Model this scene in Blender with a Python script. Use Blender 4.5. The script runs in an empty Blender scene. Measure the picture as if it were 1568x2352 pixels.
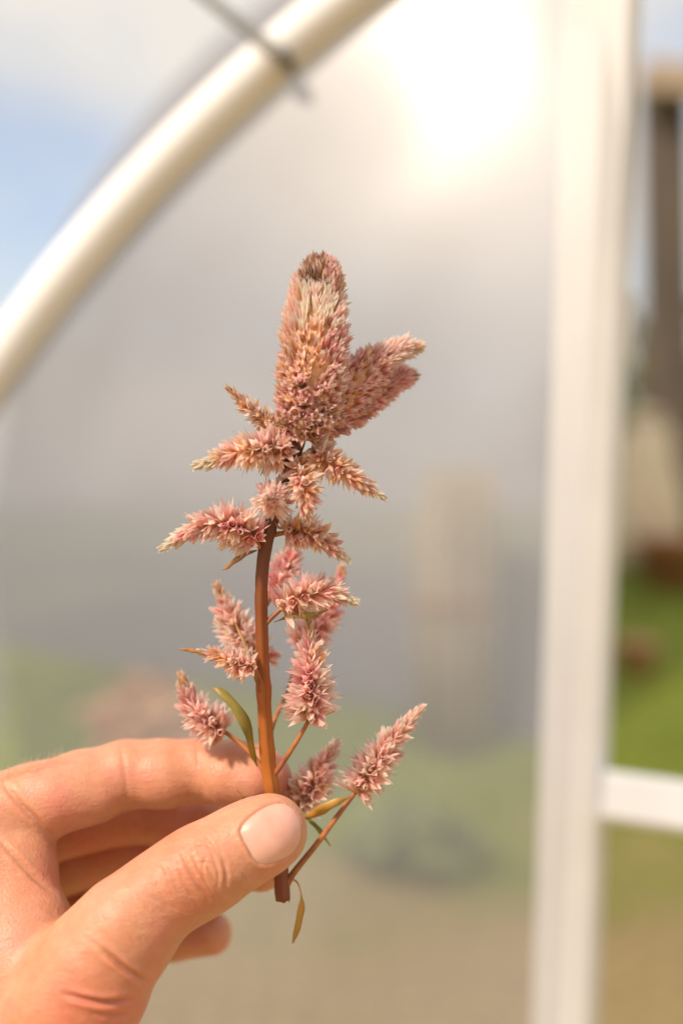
import bpy, math, random
import numpy as np
from mathutils import Vector, Matrix
from mathutils.bvhtree import BVHTree

random.seed(7); np.random.seed(7)
scene = bpy.context.scene
COL = scene.collection

# ------------------------------------------------------------------ camera, light, exposure
D = 0.29            # distance of the flower from the lens (m)
H = 0.60            # height of the lens above the ground
SL = 0.6            # width of the view per metre of distance
cam = bpy.data.cameras.new('camera'); camo = bpy.data.objects.new('camera', cam); COL.objects.link(camo)
camo.location = (0, 0, H); camo.rotation_euler = (math.pi/2, 0, 0)
cam.sensor_fit = 'VERTICAL'; cam.sensor_height = 36; cam.sensor_width = 24; cam.lens = 40
cam.clip_start = 0.01; cam.clip_end = 500
cam.dof.use_dof = True; cam.dof.focus_distance = D + 0.002; cam.dof.aperture_fstop = 3.7; cam.dof.aperture_blades = 9
scene.camera = camo

SUN = Vector((-0.50, -0.47, 0.72)).normalized()        # towards the sun
w = bpy.data.worlds.new('World'); scene.world = w; w.use_nodes = True
wn = w.node_tree.nodes; wl = w.node_tree.links
sky = wn.new('ShaderNodeTexSky'); sky.sky_type = 'NISHITA'; sky.sun_disc = False
sky.sun_elevation = math.asin(SUN.z); sky.sun_rotation = math.atan2(SUN.x, SUN.y)
sky.dust_density = 2.0; sky.air_density = 1.0
bg = wn['Background']; bg.inputs[1].default_value = 0.15
tc = wn.new('ShaderNodeTexCoord')
cn = wn.new('ShaderNodeTexNoise'); cn.inputs['Scale'].default_value = 2.2; cn.inputs['Detail'].default_value = 5
cr = wn.new('ShaderNodeValToRGB'); cr.color_ramp.elements[0].position = 0.27; cr.color_ramp.elements[1].position = 0.57
cm = wn.new('ShaderNodeMixRGB'); cm.inputs[2].default_value = (4.2, 3.95, 3.6, 1)
mp = wn.new('ShaderNodeMapping'); mp.inputs['Scale'].default_value = (1, 1, 2.2); mp.inputs['Location'].default_value = (2.1, 1.4, 0.1)
wl.new(tc.outputs['Generated'], mp.inputs[0]); wl.new(mp.outputs[0], cn.inputs['Vector']); wl.new(cn.outputs[0], cr.inputs[0])
wl.new(cr.outputs[0], cm.inputs[0]); wl.new(sky.outputs[0], cm.inputs[1]); wl.new(cm.outputs[0], bg.inputs[0])
sl = bpy.data.lights.new('sun', 'SUN'); sl.energy = 3.5; sl.angle = math.radians(5.0); sl.color = (1.0, 0.87, 0.72)
so = bpy.data.objects.new('sun', sl); COL.objects.link(so); so.rotation_euler = SUN.to_track_quat('Z', 'Y').to_euler()
scene.view_settings.view_transform = 'Standard'; scene.view_settings.look = 'None'
scene.view_settings.exposure = 0.5; scene.view_settings.gamma = 1
scene.render.engine = 'CYCLES'
scene.cycles.use_denoising = True
scene.cycles.max_bounces = 12; scene.cycles.diffuse_bounces = 10; scene.cycles.transmission_bounces = 10; scene.cycles.transparent_max_bounces = 16
scene.cycles.sample_clamp_indirect = 6
scene.cycles.caustics_reflective = False; scene.cycles.caustics_refractive = False

# ------------------------------------------------------------------ helpers
def P(px, py, dy=0.0, Y=None):
    """a point at a given depth; dy in mm behind the flower"""
    Y = (D + dy*0.001) if Y is None else Y
    return Vector(((px-784)/1568*SL*Y, Y, H + (1176-py)/1568*SL*Y))

def mesh(name, v, f, mats, smooth=True, mi=None, uv=None):
    m = bpy.data.meshes.new(name)
    m.from_pydata([tuple(p) for p in v], [], [tuple(q) for q in f])
    for mm in (mats if isinstance(mats, (list, tuple)) else [mats]): m.materials.append(mm)
    if smooth: m.polygons.foreach_set('use_smooth', [True]*len(m.polygons))
    if mi is not None: m.polygons.foreach_set('material_index', list(mi))
    if uv is not None:
        l = m.uv_layers.new(name='UVMap'); idx = np.zeros(len(m.loops), dtype=np.int32)
        m.loops.foreach_get('vertex_index', idx)
        l.data.foreach_set('uv', np.asarray(uv, dtype=np.float32)[idx].ravel())
    m.update(); return m

def link(o, parent=None):
    COL.objects.link(o)
    if parent is not None:
        o.parent = parent; o.matrix_parent_inverse = WL[parent.name]
    return o
WL = {}
def obj(name, me, parent=None, origin=None, **props):
    o = bpy.data.objects.new(name, me)
    if origin is not None:
        me.transform(Matrix.Translation(-Vector(origin))); o.location = origin
    link(o, parent)
    WL[o.name] = Matrix.Translation(-o.location)
    for k, v in props.items(): o[k] = v
    return o
def empty(name, loc, **props):
    o = bpy.data.objects.new(name, None); o.location = loc; o.empty_display_size = 0.02
    COL.objects.link(o); WL[o.name] = Matrix.Translation(-Vector(loc))
    for k, v in props.items(): o[k] = v
    return o

def resample(pts, n):
    """Catmull-Rom through points (numpy n x k)"""
    pts = np.asarray(pts, float)
    q = np.vstack([2*pts[0]-pts[1], pts, 2*pts[-1]-pts[-2]])
    out = []
    for t in np.linspace(0, len(pts)-1-1e-9, n):
        i = int(t); u = t-i; a, b, c, d = q[i:i+4]
        out.append(0.5*((2*b)+(-a+c)*u+(2*a-5*b+4*c-d)*u*u+(-a+3*b-3*c+d)*u**3))
    return np.array(out)

def tube(pts, rad, seg=10, cap=True, rough=0.0, ridge=0.0):
    pts = np.asarray(pts, float); n = len(pts); v = []; f = []; uv = []
    up = np.array([0.3, 0.9, 0.1])
    for i in range(n):
        d = pts[min(i+1, n-1)]-pts[max(i-1, 0)]; d /= np.linalg.norm(d)+1e-12
        a = np.cross(up, d); a /= np.linalg.norm(a); b = np.cross(d, a)
        for s in range(seg):
            th = 2*math.pi*s/seg; r = rad[i]*(1+rough*(random.random()-.5)+ridge*math.cos(6*th+.02*i))
            v.append(pts[i]+r*(math.cos(th)*a+math.sin(th)*b)); uv.append((s/seg, i/(n-1)))
    for i in range(n-1):
        for s in range(seg):
            f.append((i*seg+s, i*seg+(s+1) % seg, (i+1)*seg+(s+1) % seg, (i+1)*seg+s))
    if cap:
        f.append(tuple(range(seg))[::-1]); f.append(tuple((n-1)*seg+s for s in range(seg)))
    return v, f, uv

# ------------------------------------------------------------------ materials
def mat(name):
    m = bpy.data.materials.new(name); m.use_nodes = True
    return m, m.node_tree.nodes, m.node_tree.links, m.node_tree.nodes['Principled BSDF']
def ramp(n, stops):
    r = n.new('ShaderNodeValToRGB'); e = r.color_ramp.elements
    while len(e) < len(stops): e.new(0.5)
    for el, (p, c) in zip(e, stops): el.position = p; el.color = (*c, 1)
    return r
def noise_mat(name, c1, c2, scale=20, rough=0.7, bump=0.2, dist=0.001, detail=5, coord='Object', stretch=(1, 1, 1), lo=0.35, hi=0.65):
    m, n, l, b = mat(name)
    t = n.new('ShaderNodeTexCoord'); mpp = n.new('ShaderNodeMapping'); mpp.inputs['Scale'].default_value = stretch
    no = n.new('ShaderNodeTexNoise'); no.inputs['Scale'].default_value = scale; no.inputs['Detail'].default_value = detail
    r = ramp(n, [(lo, c1), (hi, c2)])
    l.new(t.outputs[coord], mpp.inputs[0]); l.new(mpp.outputs[0], no.inputs['Vector']); l.new(no.outputs[0], r.inputs[0]); l.new(r.outputs[0], b.inputs['Base Color'])
    bp = n.new('ShaderNodeBump'); bp.inputs['Strength'].default_value = bump; bp.inputs['Distance'].default_value = dist
    l.new(no.outputs[0], bp.inputs['Height']); l.new(bp.outputs[0], b.inputs['Normal'])
    b.inputs['Roughness'].default_value = rough
    return m

def tepal_mat(name, base, mid, tip, trans=0.64, var=0.12):
    m, n, l, b = mat(name)
    uvn = n.new('ShaderNodeUVMap'); sep = n.new('ShaderNodeSeparateXYZ'); l.new(uvn.outputs[0], sep.inputs[0])
    r = ramp(n, [(0.0, base), (0.42, mid), (0.72, tuple(0.5*(a+c) for a, c in zip(mid, tip))), (1.0, tip)])
    l.new(sep.outputs[1], r.inputs[0])
    g = n.new('ShaderNodeNewGeometry')
    hs = n.new('ShaderNodeHueSaturation')
    mr = n.new('ShaderNodeMapRange'); mr.inputs[3].default_value = 1-var; mr.inputs[4].default_value = 1+var*0.75
    l.new(g.outputs['Random Per Island'], mr.inputs[0]); l.new(mr.outputs[0], hs.inputs['Value'])
    mr2 = n.new('ShaderNodeMapRange'); mr2.inputs[3].default_value = 0.485; mr2.inputs[4].default_value = 0.512
    ml = n.new('ShaderNodeMath'); ml.operation = 'MULTIPLY'; ml.inputs[1].default_value = 7.31
    fr = n.new('ShaderNodeMath'); fr.operation = 'FRACT'
    l.new(g.outputs['Random Per Island'], ml.inputs[0]); l.new(ml.outputs[0], fr.inputs[0]); l.new(fr.outputs[0], mr2.inputs[0]); l.new(mr2.outputs[0], hs.inputs['Hue'])
    # fine lengthwise veins
    wv = n.new('ShaderNodeTexWave'); wv.inputs['Scale'].default_value = 3.2; wv.inputs['Distortion'].default_value = 1.0
    l.new(uvn.outputs[0], wv.inputs['Vector'])
    mx = n.new('ShaderNodeMixRGB'); mx.blend_type = 'MULTIPLY'; mx.inputs[0].default_value = 0.10
    l.new(r.outputs[0], mx.inputs[1]); l.new(wv.outputs[0], mx.inputs[2]); l.new(mx.outputs[0], hs.inputs['Color'])
    l.new(hs.outputs[0], b.inputs['Base Color'])
    b.inputs['Roughness'].default_value = 0.5; b.inputs['Specular IOR Level'].default_value = 0.3
    b.inputs['Sheen Weight'].default_value = 0.35; b.inputs['Sheen Roughness'].default_value = 0.4; b.inputs['Sheen Tint'].default_value = (1, .87, .82, 1)
    bp = n.new('ShaderNodeBump'); bp.inputs['Strength'].default_value = 0.3; bp.inputs['Distance'].default_value = 0.0001
    l.new(wv.outputs[0], bp.inputs['Height']); l.new(bp.outputs[0], b.inputs['Normal'])
    tr = n.new('ShaderNodeBsdfTranslucent'); l.new(hs.outputs[0], tr.inputs['Color'])
    ms = n.new('ShaderNodeMixShader'); ms.inputs[0].default_value = trans
    l.new(b.outputs[0], ms.inputs[1]); l.new(tr.outputs[0], ms.inputs[2]); l.new(ms.outputs[0], n['Material Output'].inputs[0])
    return m

M = {}
M['pink'] = tepal_mat('pink_tepal', (0.90, 0.58, 0.33), (0.97, 0.61, 0.54), (0.98, 0.84, 0.78))
M['rose'] = tepal_mat('rose_tepal', (0.89, 0.50, 0.34), (0.97, 0.52, 0.50), (0.98, 0.76, 0.72))
M['pale'] = tepal_mat('pale_tepal', (0.91, 0.66, 0.38), (0.97, 0.72, 0.61), (0.98, 0.90, 0.83))
M['peach'] = tepal_mat('peach_tepal', (0.88, 0.52, 0.22), (0.97, 0.64, 0.41), (0.98, 0.80, 0.65))
M['cream'] = tepal_mat('cream_tepal', (0.86, 0.65, 0.40), (0.95, 0.84, 0.68), (0.97, 0.93, 0.85))
M['tan'] = tepal_mat('tan_tepal', (0.70, 0.43, 0.20), (0.86, 0.60, 0.38), (0.95, 0.79, 0.60))
M['brown'] = tepal_mat('brown_tepal', (0.22, 0.10, 0.055), (0.32, 0.15, 0.085), (0.42, 0.21, 0.13), 0.3)
M['dusty'] = tepal_mat('dusty_rose_tepal', (0.50, 0.23, 0.16), (0.74, 0.38, 0.33), (0.82, 0.52, 0.45), 0.35)
M['capsule'] = noise_mat('dry_seed_capsule', (0.50, 0.31, 0.14), (0.24, 0.11, 0.045), 1500, 0.6, 0.6, 0.0003)
M['style'] = noise_mat('dark_red_style', (0.30, 0.05, 0.05), (0.42, 0.10, 0.08), 500, 0.5)
M['core'] = noise_mat('spike_axis', (0.62, 0.32, 0.15), (0.76, 0.46, 0.27), 700, 0.8, 0.5, 0.0004)

def stem_mat():
    m, n, l, b = mat('orange_brown_stem')
    t = n.new('ShaderNodeTexCoord'); uvn = n.new('ShaderNodeUVMap'); sep = n.new('ShaderNodeSeparateXYZ'); l.new(uvn.outputs[0], sep.inputs[0])
    r = ramp(n, [(0.0, (0.20, 0.055, 0.022)), (0.12, (0.20, 0.055, 0.022)), (0.24, (0.40, 0.125, 0.016)), (0.42, (0.30, 0.082, 0.016)), (0.60, (0.14, 0.038, 0.014)), (0.78, (0.09, 0.032, 0.015)), (1.0, (0.17, 0.08, 0.035))])
    mpp = n.new('ShaderNodeMapping'); mpp.inputs['Scale'].default_value = (16, 1.6, 1)
    no = n.new('ShaderNodeTexNoise'); no.inputs['Scale'].default_value = 2.0; no.inputs['Detail'].default_value = 6
    l.new(uvn.outputs[0], mpp.inputs[0]); l.new(mpp.outputs[0], no.inputs['Vector'])
    mx = n.new('ShaderNodeMixRGB'); mx.blend_type = 'OVERLAY'; mx.inputs[0].default_value = 0.55
    l.new(sep.outputs[1], r.inputs[0]); l.new(r.outputs[0], mx.inputs[1]); l.new(no.outputs[0], mx.inputs[2]); l.new(mx.outputs[0], b.inputs['Base Color'])
    bp = n.new('ShaderNodeBump'); bp.inputs['Strength'].default_value = 0.5; bp.inputs['Distance'].default_value = 0.0004
    l.new(no.outputs[0], bp.inputs['Height']); l.new(bp.outputs[0], b.inputs['Normal'])
    b.inputs['Roughness'].default_value = 0.55; b.inputs['Subsurface Weight'].default_value = 0.12
    b.inputs['Subsurface Radius'].default_value = (1.0, 0.35, 0.1); b.inputs['Subsurface Scale'].default_value = 0.0015
    return m
M['stem'] = stem_mat()
M['branch'] = noise_mat('thin_branch', (0.42, 0.15, 0.04), (0.24, 0.08, 0.035), 300, 0.55, 0.3, 0.0002)
M['leaf'] = noise_mat('olive_leaf', (0.17, 0.15, 0.025), (0.34, 0.21, 0.03), 120, 0.5, 0.3, 0.0003)
M['dryleaf'] = noise_mat('dry_leaf', (0.34, 0.15, 0.04), (0.22, 0.10, 0.035), 200, 0.6, 0.3, 0.0003)
M['ochreleaf'] = noise_mat('ochre_leaf', (0.52, 0.25, 0.04), (0.30, 0.19, 0.04), 150, 0.5, 0.3, 0.0003)

def skin_mat(name='skin', nail=False):
    m, n, l, b = mat(name)
    t = n.new('ShaderNodeTexCoord')
    def nz(scale, detail=4, stretch=(1, 1, 1), rot=(0, 0, 0)):
        mpp = n.new('ShaderNodeMapping'); mpp.inputs['Scale'].default_value = stretch; mpp.inputs['Rotation'].default_value = rot
        x = n.new('ShaderNodeTexNoise'); x.inputs['Scale'].default_value = scale; x.inputs['Detail'].default_value = detail
        l.new(t.outputs['Object'], mpp.inputs[0]); l.new(mpp.outputs[0], x.inputs['Vector']); return x
    if nail:
        a = nz(120)
        r = ramp(n, [(0.3, (0.66, 0.32, 0.24)), (0.7, (0.74, 0.42, 0.33))]); l.new(a.outputs[0], r.inputs[0]); l.new(r.outputs[0], b.inputs['Base Color'])
        b.inputs['Roughness'].default_value = 0.26; b.inputs['Subsurface Weight'].default_value = 0.5
        b.inputs['Subsurface Radius'].default_value = (1, .4, .25); b.inputs['Subsurface Scale'].default_value = 0.002
        return m
    a = nz(70, 5); c = nz(420, 3); d = nz(28, 2)
    r = ramp(n, [(0.32, (0.52, 0.22, 0.115)), (0.52, (0.57, 0.265, 0.155)), (0.72, (0.59, 0.23, 0.155))]); l.new(a.outputs[0], r.inputs[0])
    mx = n.new('ShaderNodeMixRGB'); mx.blend_type = 'OVERLAY'; mx.inputs[0].default_value = 0.14
    l.new(r.outputs[0], mx.inputs[1]); l.new(c.outputs[0], mx.inputs[2])
    r2 = ramp(n, [(0.5, (1, 1, 1)), (0.72, (1.0, 0.74, 0.68))]); l.new(d.outputs[0], r2.inputs[0])
    m2 = n.new('ShaderNodeMixRGB'); m2.blend_type = 'MULTIPLY'; m2.inputs[0].default_value = 1
    l.new(mx.outputs[0], m2.inputs[1]); l.new(r2.outputs[0], m2.inputs[2]); l.new(m2.outputs[0], b.inputs['Base Color'])
    b.inputs['Roughness'].default_value = 0.48; b.inputs['Specular IOR Level'].default_value = 0.4
    b.inputs['Subsurface Weight'].default_value = 0.75; b.inputs['Subsurface Radius'].default_value = (1, 0.32, 0.15); b.inputs['Subsurface Scale'].default_value = 0.002
    # skin relief: fine creases across the thumb and pore cells
    e = nz(520, 3, (0.22, 1, 1), (0, math.radians(-57), 0)); 
    vo = n.new('ShaderNodeTexVoronoi'); vo.inputs['Scale'].default_value = 1400; l.new(t.outputs['Object'], vo.inputs['Vector'])
    b1 = n.new('ShaderNodeBump'); b1.inputs['Strength'].default_value = 0.55; b1.inputs['Distance'].default_value = 0.0005; l.new(e.outputs[0], b1.inputs['Height'])
    b2 = n.new('ShaderNodeBump'); b2.inputs['Strength'].default_value = 0.35; b2.inputs['Distance'].default_value = 0.00025; l.new(vo.outputs[0], b2.inputs['Height'])
    l.new(b1.outputs[0], b2.inputs['Normal']); l.new(b2.outputs[0], b.inputs['Normal'])
    return m
M['skin'] = skin_mat(); M['nail'] = skin_mat('thumb_nail', True)
m, n, l, b = mat('fine_hair'); b.inputs['Base Color'].default_value = (0.75, 0.55, 0.36, 1); b.inputs['Roughness'].default_value = 0.4; M['hair'] = m

M['white'] = noise_mat('white_painted_frame', (0.72, 0.72, 0.73), (0.66, 0.66, 0.67), 14, 0.45, 0.1, 0.001)
M['pipe'] = noise_mat('white_plastic_pipe', (0.79, 0.78, 0.77), (0.73, 0.72, 0.71), 10, 0.7, 0.05, 0.001)
M['wire'] = noise_mat('grey_wire', (0.11, 0.105, 0.095), (0.18, 0.17, 0.15), 60, 0.5)
M['timber'] = noise_mat('weathered_timber', (0.06, 0.045, 0.034), (0.13, 0.095, 0.068), 8, 0.8, 0.5, 0.01, stretch=(6, 6, 0.6))
M['beam'] = noise_mat('bleached_timber', (0.42, 0.32, 0.23), (0.30, 0.22, 0.15), 8, 0.8, 0.5, 0.01, stretch=(0.6, 6, 6))
M['sack'] = noise_mat('cream_sacking', (0.86, 0.72, 0.52), (0.74, 0.59, 0.40), 30, 0.85, 0.4, 0.005)
M['terracotta'] = noise_mat('terracotta', (0.48, 0.21, 0.09), (0.36, 0.15, 0.07), 18, 0.8, 0.2, 0.003)
M['peachpot'] = noise_mat('peach_glaze', (0.72, 0.36, 0.22), (0.60, 0.29, 0.18), 18, 0.6, 0.2, 0.003)
M['straw'] = noise_mat('straw', (0.50, 0.43, 0.30), (0.38, 0.32, 0.22), 40, 0.9, 0.6, 0.006)
M['foliage'] = noise_mat('plant_leaf', (0.17, 0.23, 0.06), (0.24, 0.28, 0.08), 30, 0.6)
M['olive'] = noise_mat('olive_shrub_leaf', (0.10, 0.10, 0.02), (0.20, 0.17, 0.035), 30, 0.6)
M['grass'] = noise_mat('grass_blade', (0.15, 0.22, 0.02), (0.28, 0.30, 0.045), 6, 0.6)
M['peachbloom'] = noise_mat('peach_blossom', (0.74, 0.40, 0.20), (0.55, 0.34, 0.17), 30, 0.7)
M['earth'] = noise_mat('dark_potting_soil', (0.05, 0.035, 0.02), (0.09, 0.06, 0.04), 60, 0.95, 0.6, 0.004)

def ground_mat():
    m, n, l, b = mat('garden_ground')
    t = n.new('ShaderNodeTexCoord'); sep = n.new('ShaderNodeSeparateXYZ'); l.new(t.outputs['Object'], sep.inputs[0])
    no = n.new('ShaderNodeTexNoise'); no.inputs['Scale'].default_value = 3.0; no.inputs['Detail'].default_value = 5; l.new(t.outputs['Object'], no.inputs['Vector'])
    n2 = n.new('ShaderNodeTexNoise'); n2.inputs['Scale'].default_value = 40; n2.inputs['Detail'].default_value = 5; l.new(t.outputs['Object'], n2.inputs['Vector'])
    ad = n.new('ShaderNodeMath'); ad.operation = 'MULTIPLY_ADD'; ad.inputs[1].default_value = 1.6; l.new(no.outputs[0], ad.inputs[0]); l.new(sep.outputs[1], ad.inputs[2])
    mr = n.new('ShaderNodeMapRange'); mr.inputs[1].default_value = 2.35; mr.inputs[2].default_value = 2.9; l.new(ad.outputs[0], mr.inputs[0])
    dirt = ramp(n, [(0.3, (0.32, 0.225, 0.095)), (0.7, (0.48, 0.355, 0.16))]); l.new(n2.outputs[0], dirt.inputs[0])
    gr = ramp(n, [(0.35, (0.13, 0.20, 0.012)), (0.7, (0.29, 0.29, 0.03))]); l.new(n2.outputs[0], gr.inputs[0])
    mx = n.new('ShaderNodeMixRGB'); l.new(mr.outputs[0], mx.inputs[0]); l.new(dirt.outputs[0], mx.inputs[1]); l.new(gr.outputs[0], mx.inputs[2])
    l.new(mx.outputs[0], b.inputs['Base Color']); b.inputs['Roughness'].default_value = 0.95
    bp = n.new('ShaderNodeBump'); bp.inputs['Distance'].default_value = 0.02; l.new(n2.outputs[0], bp.inputs['Height']); l.new(bp.outputs[0], b.inputs['Normal'])
    return m
M['ground'] = ground_mat()

def film_mat(name, haze, col, gloss, lobes):
    """clear plastic film: part see-through, part milky, with a glossy face"""
    m, n, l, b = mat(name); n.remove(b)
    t = n.new('ShaderNodeTexCoord'); no = n.new('ShaderNodeTexNoise'); no.inputs['Scale'].default_value = 4; no.inputs['Detail'].default_value = 3
    l.new(t.outputs['Object'], no.inputs['Vector'])
    mr = n.new('ShaderNodeMapRange'); mr.inputs[3].default_value = haze*0.75; mr.inputs[4].default_value = min(1, haze*1.25); l.new(no.outputs[0], mr.inputs[0])
    tp = n.new('ShaderNodeBsdfTransparent'); tp.inputs[0].default_value = (0.95, 0.94, 0.93, 1)
    df = n.new('ShaderNodeBsdfDiffuse'); df.inputs[0].default_value = (*col, 1)
    tl = n.new('ShaderNodeBsdfTranslucent'); tl.inputs[0].default_value = (*col, 1)
    m1 = n.new('ShaderNodeMixShader'); m1.inputs[0].default_value = 0.5; l.new(df.outputs[0], m1.inputs[1]); l.new(tl.outputs[0], m1.inputs[2])
    m2 = n.new('ShaderNodeMixShader'); l.new(mr.outputs[0], m2.inputs[0]); l.new(tp.outputs[0], m2.inputs[1]); l.new(m1.outputs[0], m2.inputs[2])
    cur = m2
    for wgt, rg in lobes:
        g = n.new('ShaderNodeBsdfGlossy'); g.inputs['Color'].default_value = (1, 0.98, 0.95, 1); g.inputs['Roughness'].default_value = rg
        mm = n.new('ShaderNodeMixShader'); mm.inputs[0].default_value = wgt
        l.new(cur.outputs[0], mm.inputs[1]); l.new(g.outputs[0], mm.inputs[2]); cur = mm
    l.new(cur.outputs[0], n['Material Output'].inputs[0])
    return m
M['film'] = film_mat('hazy_plastic_film', 0.24, (0.34, 0.35, 0.40), 0.1, [(0.042, 0.5), (0.004, 0.28), (0.006, 0.14), (0.006, 0.05)])
M['clearfilm'] = film_mat('clear_roof_film', 0.55, (0.40, 0.40, 0.45), 0.05, [(0.03, 0.4)])
M['rooffilm'] = film_mat('milky_roof_film', 0.90, (0.295, 0.29, 0.36), 0.05, [(0.03, 0.4)])

# ------------------------------------------------------------------ setting
def ground():
    xs = np.concatenate([np.linspace(-60, -6, 10), np.linspace(-5, 5, 60), np.linspace(6, 60, 10)])
    ys = np.concatenate([np.linspace(-40, -1.2, 8), np.linspace(-1, 8, 90), np.linspace(9, 120, 14)])
    v = []; f = []
    for y in ys:
        for x in xs:
            t = min(max((y-1.7)/2.4, 0), 1); z = 0.40*t*t*(3-2*t)
            z += 0.012*math.sin(x*3.1+y*1.7)*math.sin(y*4.3-x)
            if y > 10: z += (y-10)*0.006
            v.append((x, y, z))
    nx = len(xs)
    for j in range(len(ys)-1):
        for i in range(nx-1): f.append((j*nx+i, j*nx+i+1, (j+1)*nx+i+1, (j+1)*nx+i))
    return obj('ground', mesh('ground', v, f, M['ground']), kind='structure', label='bare earth path rising to a grassy bank', category='ground')
gobj = ground()
def gz(x, y):
    t = min(max((y-1.7)/2.4, 0), 1); return 0.40*t*t*(3-2*t)+0.012*math.sin(x*3.1+y*1.7)*math.sin(y*4.3-x)

# greenhouse frame: the end wall leans back a little and faces left
d0 = (P(1035, 135, Y=1.0)-Vector((0, 0, H))).normalized()
FN = (SUN-d0).normalized()                     # face of the taut film
F0 = P(1035, 135, Y=0.56)
EYE = Vector((0, 0, H))
def on_film(px, py, off=0.0):
    d = P(px, py, Y=1.0)-EYE
    t = (F0-EYE+FN*off).dot(FN)/d.dot(FN)
    return EYE+d*t
house = empty('greenhouse', on_film(1300, 2352), label='low plastic greenhouse with white post, bowed white pipe and hazy film', category='greenhouse')

# plane axes of the end wall
FU = Vector((0, 0, 1)).cross(FN); FU.normalize()
if FU.x < 0: FU = -FU
FV = FN.cross(FU); 
if FV.z < 0: FV = -FV
def uvp(p): q = p-F0; return np.array([q.dot(FU), q.dot(FV)])
def pt(u, v, off=0.0): return F0+FU*u+FV*v+FN*off

# hoop: circle through three seen points of the pipe
a, b_, c = [uvp(on_film(*q)) for q in ((22, 800), (420, 330), (790, 0))]
A_ = 2*np.array([b_-a, c-a]); rhs = np.array([b_@b_-a@a, c@c-a@a]); cc = np.linalg.solve(A_, rhs); RR = np.linalg.norm(a-cc)
upost = uvp(on_film(1385, 20))[0]
vground = -(F0.z-0.0)/FV.z
th0 = math.pi-math.asin(max(-1, min(1, (vground+0.05-cc[1])/RR))) if abs((vground-cc[1])/RR) < 1 else math.pi
th1 = math.acos(max(-1, min(1, (upost-cc[0])/RR)))
arc = [(cc[0]+RR*math.cos(t), cc[1]+RR*math.sin(t)) for t in np.linspace(th0, th1, 70)]
pr = 0.0135
v, f, uv = tube([pt(u, vv, 0.0) for u, vv in arc], [pr]*len(arc), 18)
obj('hoop', mesh('hoop', v, f, M['pipe']), house)

# end film inside the hoop, softly wavy
def end_film():
    nu, nv = 90, 90; v = []; f = []
    for i in range(nu+1):
        s = i/nu; th = th0+(th1-th0)*s
        # column at this u from ground up to the hoop
        uu, vt = cc[0]+RR*math.cos(th), cc[1]+RR*math.sin(th)
        for j in range(nv+1):
            vv = vground+0.01+(vt-vground-0.01)*j/nv
            e = min(1, 8*min(s, 1-s))*min(1, 6*(1-j/nv))
            wob = 0.0020*e*(math.sin(uu*11+vv*7)+0.6*math.sin(uu*23-vv*17+1)+0.35*math.sin(vv*41+uu*9))
            v.append(pt(uu, vv, -0.004+wob))
    for i in range(nu):
        for j in range(nv):
            a = i*(nv+1)+j; f.append((a, a+nv+1, a+nv+2, a+1))
    return v, f
v, f = end_film(); obj('end_film', mesh('end_film', v, f, M['film']), house)

# roof film and rear wall of the tunnel, rear hoop
BACK = Vector((0.20, 1.0, 0.02)).normalized()
v = []; f = []; nb = 14
def flare(u, vv, t): return upost+(u-upost)*(1+2.7*t), vground+(vv-vground)*(1+1.6*t)
for j in range(nb+1):
    t = (j+.08)/nb
    for u, vv in arc: v.append(pt(*flare(u, vv, t), 0.0)+BACK*(0.012+2.1*j/nb)+Vector((0, 0, 0.012*math.sin(j*1.7))))
na = len(arc)
for j in range(nb):
    for i in range(na-1): f.append((j*na+i, j*na+i+1, (j+1)*na+i+1, (j+1)*na+i))
obj('roof_film', mesh('roof_film', v, f, M['clearfilm']), house)
v = []; f = []
for u, vv in arc: v.append(pt(*flare(u, vv, 1))+BACK*2.115)
for u, vv in arc: v.append(pt(*flare(u, vground, 1))+BACK*2.115)
for i in range(na-1): f.append((i, i+1, na+i+1, na+i))
obj('rear_film', mesh('rear_film', v, f, M['rooffilm']), house)
def bar(p, q, wid, dep, n, bev=0.003):
    """square-section bar from p to q, wid across, dep along n, bevelled"""
    ax = (q-p).normalized(); s = ax.cross(n).normalized(); nn = s.cross(ax).normalized()
    hw, hd = wid/2, dep/2
    prof = [(-hw+bev, -hd), (hw-bev, -hd), (hw, -hd+bev), (hw, hd-bev), (hw-bev, hd), (-hw+bev, hd), (-hw, hd-bev), (-hw, -hd+bev)]
    v = [p+s*x+nn*y for x, y in prof]+[q+s*x+nn*y for x, y in prof]
    f = [(i, (i+1) % 8, 8+(i+1) % 8, 8+i) for i in range(8)]+[tuple(range(8))[::-1], tuple(range(8, 16))]
    return v, f
ptop = on_film(1394, -260, 0.010); pbot = P(1297, 2352, Y=0.645); dirp = (pbot-ptop).normalized()
pbot = ptop+dirp*((ptop.z-0.0)/(-dirp.z))
v, f = bar(ptop, pbot, 0.0335, 0.024, FN); obj('post', mesh('post', v, f, M['white'], smooth=False), house)
# the splice half way up, a short proud cleat on the right edge
def on_post(z, side=0.0):
    return ptop+dirp*((ptop.z-z)/(-dirp.z))+Vector((1, 0, 0))*side
zc0, zc1 = P(0, 640, Y=.535).z, P(0, 790, Y=.535).z
v, f = bar(on_post(zc0, .0172), on_post(zc1, .0172), 0.006, 0.016, FN, 0.002); obj('cleat', mesh('cleat', v, f, M['white'], smooth=False), house)
r0 = P(1380, 1825, Y=0.598); r1 = P(1800, 1885, Y=r0.y-0.015)
v, f = bar(r0, r1, 0.026, 0.024, FN); obj('rail', mesh('rail', v, f, M['white'], smooth=False), house)
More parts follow.
